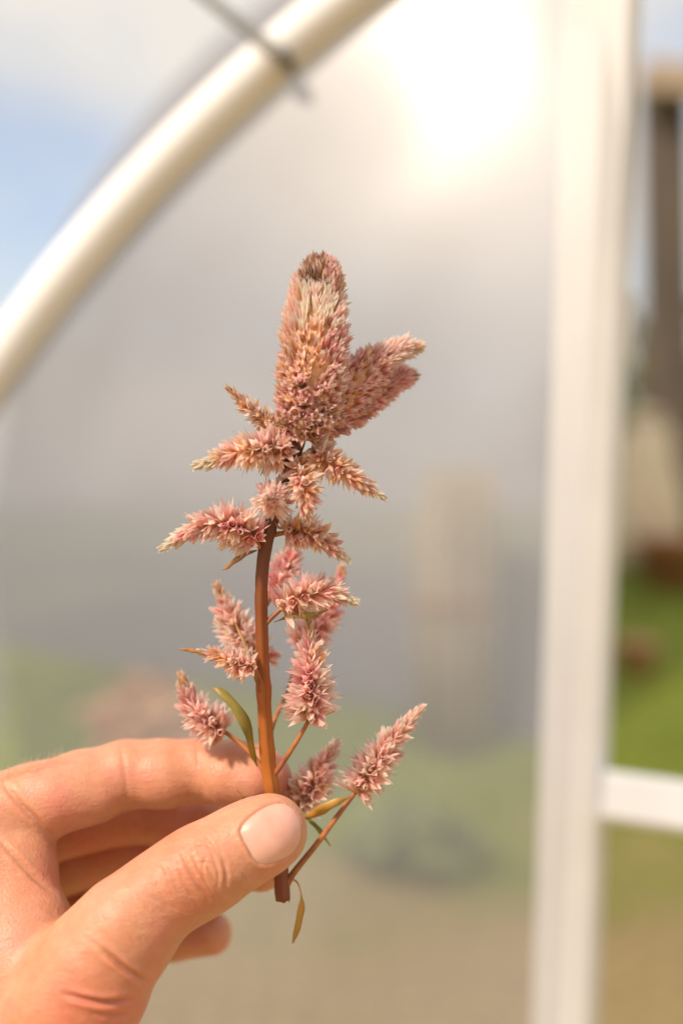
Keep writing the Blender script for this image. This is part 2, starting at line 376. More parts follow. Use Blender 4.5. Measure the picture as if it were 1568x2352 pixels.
# wire from above, tied over the hoop, going on inside
w0 = on_film(400, -70, 0.017); w1 = on_film(652, 130, 0.0135); w2 = on_film(690, 175, -0.03); w3 = on_film(860, 350, -0.12)
v, f, uv = tube(resample([w0, on_film(500, 15, 0.016), on_film(630, 113, .0155), w1, w1+Vector((0.004, 0.010, -0.004))], 40), [0.0032]*40, 8)
obj('wire', mesh('wire', v, f, M['wire']), house)

# ------------------------------------------------------------------ background things
def lathe(prof, c, seg=24):
    v = []; f = []
    for r, z in prof:
        for s in range(seg): v.append((c[0]+r*math.cos(2*math.pi*s/seg), c[1]+r*math.sin(2*math.pi*s/seg), c[2]+z))
    for i in range(len(prof)-1):
        for s in range(seg): f.append((i*seg+s, i*seg+(s+1) % seg, (i+1)*seg+(s+1) % seg, (i+1)*seg+s))
    f.append(tuple(range(seg))[::-1]); f.append(tuple((len(prof)-1)*seg+s for s in range(seg)))
    return v, f
def leaf_cloud(c, rad, n, size, seed):
    rnd = random.Random(seed); v = []; f = []
    for k in range(n):
        d = Vector((rnd.gauss(0, 1), rnd.gauss(0, 1), rnd.gauss(0, 1))).normalized()*rnd.random()**0.45
        p = Vector(c)+Vector((d.x*rad[0], d.y*rad[1], d.z*rad[2]))
        a = Vector((rnd.gauss(0, 1), rnd.gauss(0, 1), rnd.gauss(0, 1)+.6)).normalized(); b = a.orthogonal().normalized()
        s = size*(0.6+0.8*rnd.random()); i = len(v)
        v += [p-a*s, p+b*s*.4, p+a*s, p-b*s*.4]; f.append((i, i+1, i+2, i+3))
    return v, f
def pot(name, c, r, h, m_, plant, label, cat, seed=1, leafm='foliage', pr_=None):
    e = empty(name, c, label=label, category=cat)
    v, f = lathe([(r*.7, 0), (r*.95, h*.82), (r*1.08, h*.83), (r*1.1, h), (r*.98, h), (r*.93, h*.9)], c)
    obj('pot', mesh('pot', v, f, M[m_]), e)
    v, f = lathe([(r*.3, h*.86), (r*.925, h*.88), (r*.9, h*.885), (r*.1, h*.9)], c); obj('soil', mesh('soil', v, f, M['earth']), e)
    if plant:
        pr_ = pr_ or (r*1.2, r*1.2, h*.8)
        v, f = leaf_cloud((c[0], c[1], c[2]+h+pr_[2]*.8), pr_, 260, r*.28, seed); obj('foliage', mesh('foliage', v, f, M[leafm]), e, kind='stuff')
        v, f, uv = tube([Vector(c)+Vector((0, 0, h*.85)), Vector(c)+Vector((0, 0, h+pr_[2]))], [r*.07, r*.04], 8); obj('stalk', mesh('stalk', v, f, M['branch']), e)
    return e
def at_ground(px, py):
    """where the line of sight meets the ground"""
    d = P(px, py, Y=1.0)-EYE; t = 0.6
    while t < 60:
        p = EYE+d*t
        if p.z <= gz(p.x, p.y): return Vector((p.x, p.y, gz(p.x, p.y)))
        t += 0.01
    return EYE+d*30

# timber pergola on the bank
Yp = 4.3
e = empty('timber_pergola', (P(1560, 1300, Y=Yp).x, Yp, gz(1.2, Yp)), label='weathered dark timber pergola post with a bleached beam on top', category='pergola')
ptp = P(1524, 185, Y=Yp)
v, f = bar(Vector((ptp.x, Yp, ptp.z+.02)), Vector((ptp.x+.035, Yp, 0.35)), 0.165, 0.13, Vector((0, -1, 0)), .012); obj('post', mesh('pergola_post', v, f, M['timber'], False), e)
v, f = bar(P(1476, 178, Y=Yp-.13), P(2250, 220, Y=Yp-.13), 0.12, 0.06, Vector((0, -1, 0)), .006); obj('beam', mesh('pergola_beam', v, f, M['beam'], False), e)
v, f = bar(P(2100, 200, Y=Yp), Vector((P(2100, 200, Y=Yp).x, Yp, 0.35)), 0.2, 0.2, Vector((0, -1, 0)), .012); obj('post', mesh('pergola_post2', v, f, M['timber'], False), e)

# olive shrub behind, sack, pots
p = P(1490, 1180, Y=6.2); e = empty('shrub', (p.x, p.y, gz(p.x, p.y)), label='olive green shrub behind the pergola post', category='shrub')
v, f = leaf_cloud((p.x+.1, p.y, 1.1), (.75, .4, .75), 2000, .06, 3); obj('crown', mesh('crown', v, f, M['olive']), e)
v, f, uv = tube([(p.x, p.y, gz(p.x, p.y)-.05), (p.x, p.y, 1.3)], [.04, .02], 8); obj('trunk', mesh('trunk', v, f, M['timber']), e)
p = P(1484, 1270, Y=3.9); z0 = gz(p.x, p.y)
prof = [(.07, 0), (.118, .02), (.128, .12), (.118, .26), (.098, .40), (.072, .49), (.045, .53), (.05, .56), (.02, .57)]
v, f = lathe(prof, (p.x, p.y, z0-.01), 28)
v = [Vector(q)+Vector((.008*math.sin(q[2]*40+q[0]*60), .008*math.cos(q[2]*33), 0)) for q in v]
e = empty('sack', (p.x, p.y, z0), label='upright cream sack standing on the grass bank by the dark post', category='sack')
obj('bag', mesh('sack_bag', v, f, M['sack']), e)
v, f, uv = tube([(p.x+.05*math.cos(t), p.y+.05*math.sin(t), z0+.522) for t in np.linspace(0, 2*math.pi, 20)], [.006]*20, 6); obj('tie', mesh('sack_tie', v, f, M['beam']), e)
p = P(1548, 1300, Y=3.6); pot('terracotta_pot', (p.x, p.y, gz(p.x, p.y)-.005), .12, .17, 'terracotta', False, 'terracotta flower pot at the foot of the cream sack', 'flower pot')
p = at_ground(1462, 1545); pot('terracotta_pot', (p.x, p.y, p.z-.004), .05, .085, 'peachpot', False, 'small peach clay pot in the grass right of the white post', 'flower pot')
p = P(340, 1600, Y=2.0); p.z = gz(p.x, p.y); pot('plant_pot', (p.x, p.y, p.z-.004), .11, .12, 'peachpot', True, 'peach clay pot with a peach flowering plant seen dimly through the film', 'flower pot', 5, 'peachbloom', (.11, .11, .10))
p = at_ground(950, 2000); e = empty('leafy_plant', (p.x, p.y, p.z), label='low dark green plant growing behind the film', category='plant')
v, f = leaf_cloud((p.x, p.y, p.z+.05), (.12, .12, .05), 260, .028, 9); obj('foliage', mesh('foliage', v, f, M['foliage']), e, kind='stuff')
p = P(1040, 1420, Y=2.45); p.z = gz(p.x, p.y); e = empty('straw_bundle', (p.x, p.y, p.z), label='upright bundle of pale straw standing inside the greenhouse', category='straw')
v, f = [], []
rnd = random.Random(4)
for k in range(140):
    th = rnd.random()*6.28; r = .075*math.sqrt(rnd.random()); r2 = r*(1.25 if k % 2 else .9)
    q0 = Vector((p.x+r*math.cos(th), p.y+r*math.sin(th), p.z-.01)); q1 = Vector((p.x+r2*math.cos(th), p.y+r2*math.sin(th), p.z+.46+.14*rnd.random()))
    vv, ff, _ = tube([q0, q1], [.008, .005], 4); i = len(v); v += vv; f += [tuple(x+i for x in q) for q in ff]
obj('stalks', mesh('straw_stalks', v, f, M['straw']), e, kind='stuff')
v, f, uv = tube([(p.x+.087*math.cos(t), p.y+.087*math.sin(t), p.z+.3) for t in np.linspace(0, 2*math.pi, 24)], [.008]*24, 6); obj('twine', mesh('twine', v, f, M['branch']), e)

# grass blades on the bank
v = []; f = []; rnd = random.Random(11)
for k in range(16000):
    x = rnd.uniform(-1.6, 2.6); y = 1.9+3.2*rnd.random()
    if math.sin(x*2.3+y)*math.sin(y*3.1-x*1.3) < -0.35 or y < 2.2+.4*math.sin(x*4): continue
    z = gz(x, y); h = .03+.05*rnd.random(); a = rnd.random()*6.28; i = len(v)
    dx, dy = math.cos(a)*.004, math.sin(a)*.004; lx, ly = rnd.gauss(0, .02), rnd.gauss(0, .02)
    v += [(x-dx, y-dy, z-.003), (x+dx, y+dy, z-.003), (x+lx, y+ly, z+h)]; f.append((i, i+1, i+2))
obj('grass', mesh('grass', v, f, M['grass']), kind='stuff', label='short green grass on the bank behind the post', category='grass')

# ------------------------------------------------------------------ hand (one continuous surface from a distance field)
def S(px, py, dy):  # mm
    q = P(px, py, dy); return np.array([q.x*1000, q.y*1000, (q.z-H)*1000])
VOX = 0.75
lo = np.array([-175., 240., -190.]); hi = np.array([-5., 385., -45.])
dims = np.ceil((hi-lo)/VOX).astype(int)+1
GX = [(lo[i]+VOX*np.arange(dims[i])).astype(np.float32) for i in range(3)]
def capsule(F, a, b, ra, rb, k, sq=None):
    """smooth-union a tapered capsule into field F; sq = (direction, factor) flattens it"""
    mar = 13.0
    mn = np.minimum(a-ra, b-rb)-mar; mx = np.maximum(a+ra, b+rb)+mar
    i0 = np.clip(np.floor((mn-lo)/VOX).astype(int), 0, dims-1); i1 = np.clip(np.ceil((mx-lo)/VOX).astype(int)+1, 1, dims)
    if np.any(i1 <= i0): return
    X = GX[0][i0[0]:i1[0]][:, None, None]-a[0]; Y = GX[1][i0[1]:i1[1]][None, :, None]-a[1]; Z = GX[2][i0[2]:i1[2]][None, None, :]-a[2]
    ba = (b-a).astype(np.float32)
    h = np.clip((X*ba[0]+Y*ba[1]+Z*ba[2])/max(ba@ba, 1e-6), 0, 1)
    dx = X-h*ba[0]; dy = Y-h*ba[1]; dz = Z-h*ba[2]
    if sq is not None:
        n_, s_ = sq; dn = dx*n_[0]+dy*n_[1]+dz*n_[2]; q = np.sqrt(np.maximum(dx*dx+dy*dy+dz*dz-dn*dn+(dn/s_)**2, 0))
    else: q = np.sqrt(dx*dx+dy*dy+dz*dz)
    hs = h
    d = q-(ra+(rb-ra)*hs)
    sub = F[i0[0]:i1[0], i0[1]:i1[1], i0[2]:i1[2]]
    if k > 0:
        t = np.clip(0.5+0.5*(sub-d)/k, 0, 1); sub[...] = sub*(1-t)+d*t-k*t*(1-t)
    else: sub[...] = np.minimum(sub, d)
def field(): return np.full(tuple(dims), 60, np.float32)
def chain(F, pts, k):
    for (p, r), (q, s) in zip(pts[:-1], pts[1:]): capsule(F, S(*p), S(*q), r, s, k)
def smin(A, B, k):
    t = np.clip(0.5+0.5*(B-A)/k, 0, 1); return B*(1-t)+A*t-k*t*(1-t)

body = field()
# palm, thenar mass, wrist and forearm (mostly outside the frame)
chain(body, [((-70, 1905, 20), 12.5), ((-330, 2560, 22), 15)], 6)
chain(body, [((-95, 2010, 34), 12), ((-350, 2600, 28), 15)], 6)
chain(body, [((-110, 2110, 45), 11.5), ((-370, 2640, 34), 15)], 6)
chain(body, [((-120, 2210, 54), 10.5), ((-380, 2680, 38), 15)], 6)
chain(body, [((-330, 2600, 16), 19), ((-620, 3000, 14), 22)], 8)
chain(body, [((150, 2330, -6), 16.5), ((-120, 2580, 4), 19)], 8)
chain(body, [((60, 2240, 2), 14), ((-150, 2400, 10), 16)], 8)
# index base fold and web between thumb and index
chain(body, [((-10, 1985, 12), 9.5), ((40, 2010, 12), 8.6), ((70, 2110, 6), 10)], 5)
chain(body, [((-60, 1930, 18), 11), ((44, 1972, 14), 9.0)], 5)
chain(body, [((-80, 2080, 10), 14), ((50, 2190, 2), 13)], 6)

thumb = field()
chain(thumb, [((172, 2300, -9), 15.2), ((232, 2205, -10), 13.6), ((292, 2128, -9.5), 11.9), ((368, 2058, -7), 10.3), ((440, 2012, -4.5), 10.6), ((490, 1983, -3), 10.2), ((560, 1940, -1), 9.6), ((612, 1915, 0), 8.9), ((625, 1908, 0.5), 8.5)], 4)
chain(thumb, [((172, 2300, -9), 15.2), ((95, 2420, -6), 17)], 5)
capsule(thumb, S(330, 2165, -7), S(300, 2175, -8), 5.5, 6.0, 6)      # pad of the knuckle, lower edge
capsule(thumb, S(262, 2285, -9), S(222, 2330, -10), 6.5, 8, 5)

index = field()
chain(index, [((-60, 1895, 18), 12.5), ((80, 1845, 21), 10.6), ((190, 1806, 25), 9.6), ((290, 1779, 27), 9.2), ((370, 1774, 28), 8.9), ((455, 1770, 28), 8.5), ((540, 1774, 26), 8.4), ((592, 1784, 24), 8.0), ((606, 1790, 23), 7.6)], 2.5)
capsule(index, S(365, 1790, 25), S(385, 1790, 25), 7.6, 7.6, 3); capsule(index, S(520, 1788, 22), S(570, 1795, 21), 7.2, 6.6, 3)
capsule(index, S(130, 1836, 19), S(220, 1822, 22), 8.8, 8.0, 3)
middle = field()
chain(middle, [((-90, 1990, 36), 12), ((80, 1915, 44), 9.6), ((285, 1866, 50), 9.2), ((380, 1872, 50), 8.7), ((470, 1896, 46), 8.4), ((560, 1955, 36), 7.8), ((598, 1990, 30), 7.0)], 2.5)
ring = field()
chain(ring, [((-110, 2090, 48), 11.5), ((80, 2010, 60), 9.4), ((275, 1950, 66), 8.8), ((370, 1968, 65), 8.2), ((440, 1995, 62), 8.0), ((515, 2022, 56), 7.2)], 2.5)
little = field()
chain(little, [((-120, 2190, 58), 10), ((60, 2105, 68), 8.6), ((200, 2080, 72), 8.3), ((300, 2110, 69), 7.4), ((400, 2150, 64), 7.2), ((484, 2144, 60), 6.6)], 2.5)

hand = smin(body, thumb, 3.0)
hand = smin(hand, index, 3.0)
hand = smin(hand, middle, 1.0); hand = smin(hand, ring, 1.0); hand = smin(hand, little, 1.0)
# pinch: the fingertips are dented by the stem
def surface_nets(F):
    s = F < 0
    n = np.array(F.shape)
    c = np.zeros(tuple(n-1), np.int8)
    for i in (0, 1):
        for j in (0, 1):
            for k in (0, 1): c += s[i:n[0]-1+i, j:n[1]-1+j, k:n[2]-1+k]
    act = (c > 0) & (c < 8)
    ids = -np.ones(act.shape, np.int64); cells = np.argwhere(act); ids[act] = np.arange(len(cells))
    acc = np.zeros((len(cells), 3)); cnt = np.zeros(len(cells))
    corners = [(i, j, k) for i in (0, 1) for j in (0, 1) for k in (0, 1)]
    for a in range(8):
        for ax in range(3):
            ca = corners[a]
            if ca[ax] == 1: continue
            cb = list(ca); cb[ax] = 1
            ia = cells+np.array(ca); ib = cells+np.array(cb)
            fa = F[ia[:, 0], ia[:, 1], ia[:, 2]]; fb = F[ib[:, 0], ib[:, 1], ib[:, 2]]
            x = (fa < 0) != (fb < 0); t = np.where(x, fa/np.where(x, fa-fb, 1), 0)
            pnt = np.tile(np.array(ca, float), (len(cells), 1)); pnt[:, ax] += t
            acc[x] += pnt[x]; cnt[x] += 1
    V = (cells+acc/cnt[:, None])*VOX+lo
    faces = []
    for ax in range(3):
        o1, o2 = [(1, 2), (2, 0), (0, 1)][ax]
        sl0 = [slice(None)]*3; sl1 = [slice(None)]*3
        sl0[ax] = slice(0, n[ax]-1); sl1[ax] = slice(1, n[ax])
        for q in (o1, o2): sl0[q] = slice(1, n[q]-1); sl1[q] = slice(1, n[q]-1)
        A = s[tuple(sl0)]; B = s[tuple(sl1)]
        idx = np.argwhere(A != B); inside = A[A != B]
        off = np.zeros(3, int); off[o1] = 1; off[o2] = 1; idx = idx+off
        e1 = np.zeros(3, int); e1[o1] = 1; e2 = np.zeros(3, int); e2[o2] = 1
        g = lambda q: ids[q[:, 0], q[:, 1], q[:, 2]]
        q0, q1, q2, q3 = g(idx-e1-e2), g(idx-e2), g(idx), g(idx-e1)
        Q = np.stack([q0, q1, q2, q3], 1); Q[~inside] = Q[~inside][:, ::-1]
        faces.append(Q)
    return V, np.concatenate(faces)
HV, HF = surface_nets(hand)
hm = bpy.data.meshes.new('hand')
hm.from_pydata((HV*0.001+np.array([0, 0, H])).tolist(), [], HF.tolist()); hm.update()
ho = bpy.data.objects.new('hand_tmp', hm); COL.objects.link(ho)
md = ho.modifiers.new('s', 'SMOOTH'); md.factor = 0.5; md.iterations = 5
md = ho.modifiers.new('d', 'SUBSURF'); md.levels = 1; md.render_levels = 1
dg = bpy.context.evaluated_depsgraph_get()
hm2 = bpy.data.meshes.new_from_object(ho.evaluated_get(dg)); bpy.data.objects.remove(ho)
hm2.name = 'hand'
nv = len(hm2.vertices); co = np.zeros(nv*3, np.float32); hm2.vertices.foreach_get('co', co); co = co.reshape(-1, 3).astype(float)
no = np.zeros(nv*3, np.float32); hm2.vertex_normals.foreach_get('vector', no); no = no.reshape(-1, 3).astype(float)
PX = co[:, 0]/(SL*co[:, 1])*1568+784; PY = 1176-(co[:, 2]-H)/(SL*co[:, 1])*1568; DY = (co[:, 1]-D)*1000
facing = np.clip(-no[:, 1]*1.6+0.6, 0, 1)
disp = np.zeros(nv)
def polyline_dist(pts, PX, PY, n=24):
    q = resample(np.array(pts, float), n); best = np.full(len(PX), 1e9); tt = np.zeros(len(PX))
    for i in range(n-1):
        a, b = q[i], q[i+1]; ab = b-a; h = np.clip(((PX-a[0])*ab[0]+(PY-a[1])*ab[1])/(ab@ab+1e-9), 0, 1)
        d = np.hypot(PX-a[0]-h*ab[0], PY-a[1]-h*ab[1]); better = d < best
        best = np.where(better, d, best); tt = np.where(better, (i+h)/(n-1), tt)
    return best, tt
def crease(pts, depth, wid, dmin=-60, dmax=14, lip=0.35):
    global disp
    a = np.array(pts, float); mg = 6*wid
    ix = np.nonzero((PX > a[:, 0].min()-mg) & (PX < a[:, 0].max()+mg) & (PY > a[:, 1].min()-mg) & (PY < a[:, 1].max()+mg) & (DY > dmin) & (DY < dmax) & (facing > 0))[0]
    if not len(ix): return
    d, t = polyline_dist(pts, PX[ix], PY[ix]); fade = np.sin(np.pi*np.clip(t, 0.02, 0.98))**0.6
    depth *= 1.3; disp[ix] += facing[ix]*fade*(-depth*np.exp(-(d/wid)**2)+depth*lip*np.exp(-((d-2.2*wid)/(1.3*wid))**2))
T = 4.5
crease([(419, 1962), (434, 1995), (452, 2028), (474, 2058), (482, 2068)], 0.42, T)
crease([(441, 1958), (452, 1985), (466, 2012), (480, 2040)], 0.22, 3.5)
crease([(432, 1956), (458, 1944), (484, 1950), (500, 1966)], 0.22, 3.5)
crease([(500, 1956), (514, 1980), (520, 2010), (517, 2044)], 0.34, T)
crease([(484, 1966), (496, 1988), (502, 2014), (499, 2040)], 0.22, 3.2)
crease([(476, 1962), (466, 1990), (470, 2020), (488, 2046)], 0.18, 3)
crease([(452, 1985), (476, 1980), (497, 1990)], 0.15, 3)
crease([(408, 1985), (420, 2020), (440, 2056)], 0.15, 3.5)
crease([(395, 2010), (408, 2045), (425, 2075)], 0.12, 3.5)
crease([(240, 2188), (269, 2209), (298, 2232), (336, 2254)], 0.85, 6, lip=.5)
crease([(150, 2284), (200, 2296), (250, 2302), (318, 2292)], 0.85, 6, lip=.5)
crease([(215, 2326), (260, 2333), (312, 2330)], 0.35, 6)
crease([(205, 2160), (250, 2190), (290, 2205)], 0.22, 6)
crease([(10, 1800), (45, 1845), (85, 1885), (118, 1920)], 0.7, 7, dmax=30)
crease([(-5, 1925), (40, 1975), (85, 2020), (122, 2048)], 0.5, 6, dmax=30)
# finger joints of the index finger
for px in (286, 458):
    crease([(px-8, 1704), (px-2, 1750), (px+4, 1800), (px+10, 1850)], 0.22, 7, 8, 40, 0)
# many faint cross lines on the back of the thumb
rnd = random.Random(5)
for k in range(34):
    s = rnd.uniform(0.0, 1.0); cx = 240+300*s; cy = 2150-175*s; o = rnd.uniform(-60, 60)
    cx += .54*o; cy += .84*o; L = rnd.uniform(15, 40)
    crease([(cx-.5*L, cy-.80*L), (cx+rnd.uniform(-4, 4), cy), (cx+.42*L, cy+.80*L)], rnd.uniform(.05, .12), 2.6)
# nail bed: groove round the nail
NAIL = np.array([(552, 1910), (560, 1893), (576, 1877), (597, 1862), (620, 1850), (646, 1846), (668, 1856), (683, 1876), (690, 1900), (689, 1926), (680, 1948), (662, 1966), (640, 1976), (616, 1983), (596, 1982), (582, 1970), (570, 1948), (560, 1930)], float)
def poly_signed(px, py):
    q = NAIL; inside = np.zeros(len(px), bool); dmin = np.full(len(px), 1e9); j = len(q)-1
    for i in range(len(q)):
        a, b = q[j], q[i]; ab = b-a; h = np.clip(((px-a[0])*ab[0]+(py-a[1])*ab[1])/(ab@ab), 0, 1)
        dmin = np.minimum(dmin, np.hypot(px-a[0]-h*ab[0], py-a[1]-h*ab[1]))
        cnd = ((a[1] > py) != (b[1] > py)) & (px < (b[0]-a[0])*(py-a[1])/(b[1]-a[1]+1e-9)+a[0]); inside ^= cnd; j = i
    return np.where(inside, -dmin, dmin)
sd = poly_signed(PX, PY); msk = (DY < 12)
wallside = np.clip((670-PX)/60, 0.0, 1)
disp += msk*facing*(-0.25*np.exp(-((sd-1)/4.0)**2)+0.32*wallside*np.exp(-((sd-9)/6.0)**2)-0.25*(sd < 0)*np.clip(-sd/6, 0, 1))
co2 = co+no*disp[:, None]*0.001
hm2.vertices.foreach_set('co', co2.astype(np.float32).ravel()); hm2.materials.clear(); hm2.materials.append(M['skin'])
hm2.polygons.foreach_set('use_smooth', [True]*len(hm2.polygons)); hm2.update()
hand_o = obj('hand', hm2, None, P(150, 2330, -6), label='bare hand pinching the flower stem between thumb and fingertips', category='hand')
bvh = BVHTree.FromPolygons([Vector(x) for x in co2], [tuple(p.vertices) for p in hm2.polygons])
def cast(px, py):
    d = (P(px, py, Y=1.0)-EYE).normalized(); h = bvh.ray_cast(EYE, d)
    return h[0], h[1]
# thumb nail: a thin curved plate laid in the bed
def nail():
    cx, cy = 625, 1915; v = []; f = []; rings = 9; m_ = 48
    per = resample(np.vstack([NAIL, NAIL[:1]]), m_+1)[:-1]
    for r in range(rings+1):
        s = 1-r/rings*0.97
        for q in per:
            px, py = cx+(q[0]-cx)*s, cy+(q[1]-cy)*s
            hp, hn = cast(px, py)
            off = (0.06+0.42*min(1, (1-s)/0.25))*0.001
            v.append(hp+hn*off)
    # soften the plate
    v = np.array(v).reshape(rings+1, m_, 3)
    for it in range(6):
        w_ = v.copy(); w_[1:-1] = .5*v[1:-1]+.125*(v[2:]+v[:-2]+np.roll(v, 1, 1)[1:-1]+np.roll(v, -1, 1)[1:-1]); v = w_
    v = v.reshape(-1, 3).tolist()
    for r in range(rings):
        for s in range(m_): a = r*m_+s; b = r*m_+(s+1) % m_; f.append((a, b, b+m_, a+m_))
    f.append(tuple(rings*m_+s for s in range(m_)))
    return v, f
v, f = nail(); nm = mesh('thumb_nail', v, f, M['nail']); obj('thumb_nail', nm, hand_o)
# fine pale hairs on the back of the thumb and along the index finger
v = []; f = []; rnd = random.Random(8)
def hair(px, py, L, lean):
    hp, hn = cast(px, py)
    if hp is None: return
    d = (hn*0.55+Vector(lean)*1.0+Vector((rnd.gauss(0, .25), rnd.gauss(0, .25), rnd.gauss(0, .25)))).normalized()
    pts = [hp, hp+d*L*.5, hp+d*L+Vector(lean)*L*.25]
    vv, ff, _ = tube(pts, [.000035, .00003, .00001], 3, False); i = len(v); v.extend(vv); f.extend(tuple(x+i for x in q) for q in ff)
for k in range(170):
    s = rnd.random(); hair(300+130*s+rnd.gauss(0, 22), 2105-80*s+rnd.gauss(0, 26), rnd.uniform(.0012, .0026), (.55, -.1, .15))
for k in range(120):
    px = rnd.uniform(0, 150); hair(px, 1782-.30*px+rnd.uniform(0, 16), rnd.uniform(.002, .0035), (.2, 0, .7))
obj('fine_hair', mesh('fine_hair', v, f, M['hair']), hand_o, kind='stuff')

# ------------------------------------------------------------------ the flower sprig
sprig = empty('celosia_sprig', P(650, 2080, 13), label='dried pink celosia sprig with a brown-tipped plume, held upright in the hand', category='flower')
# stem; sits 12 mm behind focus at the thumb and leans towards the camera higher up
STEM = [((649, 2060), 13, 2.0), ((644, 1990), 13, 2.05), ((630, 1860), 12.5, 2.05), ((617, 1760), 12, 2.05), ((608, 1640), 10, 1.95), ((603, 1500), 8, 1.75), ((600, 1360), 5, 1.65), ((608, 1265), 4, 1.8), ((626, 1190), 3, 1.75), ((655, 1090), 2, 1.6), ((685, 1020), 2, 1.7), ((702, 940), 2, 1.6)]
sp = resample([[*P(q[0], q[1], dy), r*0.001] for q, dy, r in STEM], 90)
v, f, uv = tube(sp[:, :3], sp[:, 3]*(1+0.05*np.sin(np.arange(90)*.9)*np.random.rand(90)), 36, rough=.03, ridge=.055)

for s_ in range(36): v[s_] = v[s_]+np.array([0, 0, -1])*(0.0009*random.random()*(1 if s_ % 5 else 1.8))
for i_, (q_, f_) in enumerate([(.235, .10), (.30, .13), (.40, .16), (.53, .14), (.69, .16), (.755, .18)]):
    for k_ in range(90):
        g_ = f_*math.exp(-((k_/89-q_)/.012)**2)
        if g_ > .005:
            for s_ in range(36): v[k_*36+s_] = sp[k_, :3]+(v[k_*36+s_]-sp[k_, :3])*(1+g_)
obj('stem', mesh('stem', v, f, M['stem'], uv=uv), sprig)

def tepal(rng, L, wd, splay, curl, az, cup, twist=0.0):
    """one pointed papery tepal: strip folded along its midrib"""
    v = []; uv = []; f = []
    ts = (0, .22, .48, .75, 1.0); ca, sa = math.cos(az), math.sin(az)
    for i, t in enumerate(ts):
        ang = splay*(1-curl*t)          # curl >0 closes the tip inwards, <0 opens it
        r = L*0.07+math.sin(ang)*L*t; z = math.cos(ang)*L*t
        wv = wd*(math.sin(math.pi*min(1, .16+.84*t**.8))**.8)*(1 if t < 1 else 0)
        if t == 1:
            v.append((r*ca, r*sa, z)); uv.append((.5, 1)); continue
        for s in (-1, 0, 1):
            rr = r-(cup*wv if s else 0); tx = s*wv
            v.append((rr*ca-tx*sa, rr*sa+tx*ca, z)); uv.append((.5+.5*s, t))
    for i in range(3):
        a = i*3; f += [(a, a+1, a+4, a+3), (a+1, a+2, a+5, a+4)]
    f += [(9, 10, 12), (10, 11, 12)]
    return v, uv, f
def floret(kind, seed, m1):
    """unit-long floret: five tepals, a style and inner scales"""
    rng = random.Random(seed); V = []; U = []; F = []; MI = []
    cfg = {'open': (5, .40, .165, .0, .5), 'half': (5, .27, .16, .2, .5), 'bud': (5, .29, .24, .95, .7), 'long': (3, .16, .15, .2, .5), 'fuzz': (3, .22, .10, -.2, .4), 'star': (5, .85, .22, -.1, .5)}[kind]
    n_, sp_, wd, cu, cup = cfg
    def add(v, uv, f, mi):
        i = len(V); V.extend(v); U.extend(uv); F.extend(tuple(x+i for x in q) for q in f); MI.extend([mi]*len(f))
    a0 = rng.random()*6.28
    for k in range(n_):
        add(*tepal(rng, rng.uniform(.85, 1.08), wd*rng.uniform(.85, 1.15), sp_*rng.uniform(.75, 1.25), cu, a0+6.283*k/n_+rng.gauss(0, .12), cup), 0)
    if kind in ('open', 'half', 'star'):
        for k in range(3): add(*tepal(rng, rng.uniform(.6, .75), wd*.95, sp_*.4, .95, a0+.6+6.283*k/3, .6), 0)
    if kind in ('open', 'half'):
        L = rng.uniform(1.0, 1.3); r = .018; a = rng.random()*6.28; b = rng.uniform(0, .15)
        e = (b*math.cos(a), b*math.sin(a), L)
        add([(r, 0, .3), (-r*.5, r*.86, .3), (-r*.5, -r*.86, .3), e], [(0, 0)]*4, [(0, 1, 3), (1, 2, 3), (2, 0, 3)], 1)
    return V, U, F, MI
CACHE = {}
def floret_geo(kind, var):
    if (kind, var) not in CACHE: CACHE[kind, var] = floret(kind, hash((len(kind), kind[0] == 'o', var)) % 9999+var*17, 0)
    return CACHE[kind, var]
MESHES = {}
def floret_mesh(kind, var, colour):
    k = (kind, var, colour)
    if k not in MESHES:
        V, U, F, MI = floret_geo(kind, var); MESHES[k] = mesh('floret', V, F, [M[colour], M['style']], True, MI, U)
    return MESHES[k]

FLORETS = []        # (spike object, matrix, kind, variant, colour, score)
NRM = lambda a: a/(np.linalg.norm(a)+1e-12)
def put(spike, base, direction, size, kind, colour, rng):
    d = Vector(direction).normalized(); q = d.to_track_quat('Z', 'Y').to_matrix().to_4x4()
    mtx = Matrix.Translation(Vector(base)) @ q @ Matrix.Rotation(rng.random()*6.28, 4, 'Z') @ Matrix.Diagonal((size, size, size, 1))
    tipf = -d.y
    FLORETS.append((spike, mtx, kind, rng.randrange(4), colour, size*1000*(0.55+0.6*tipf)+rng.random()*.3))

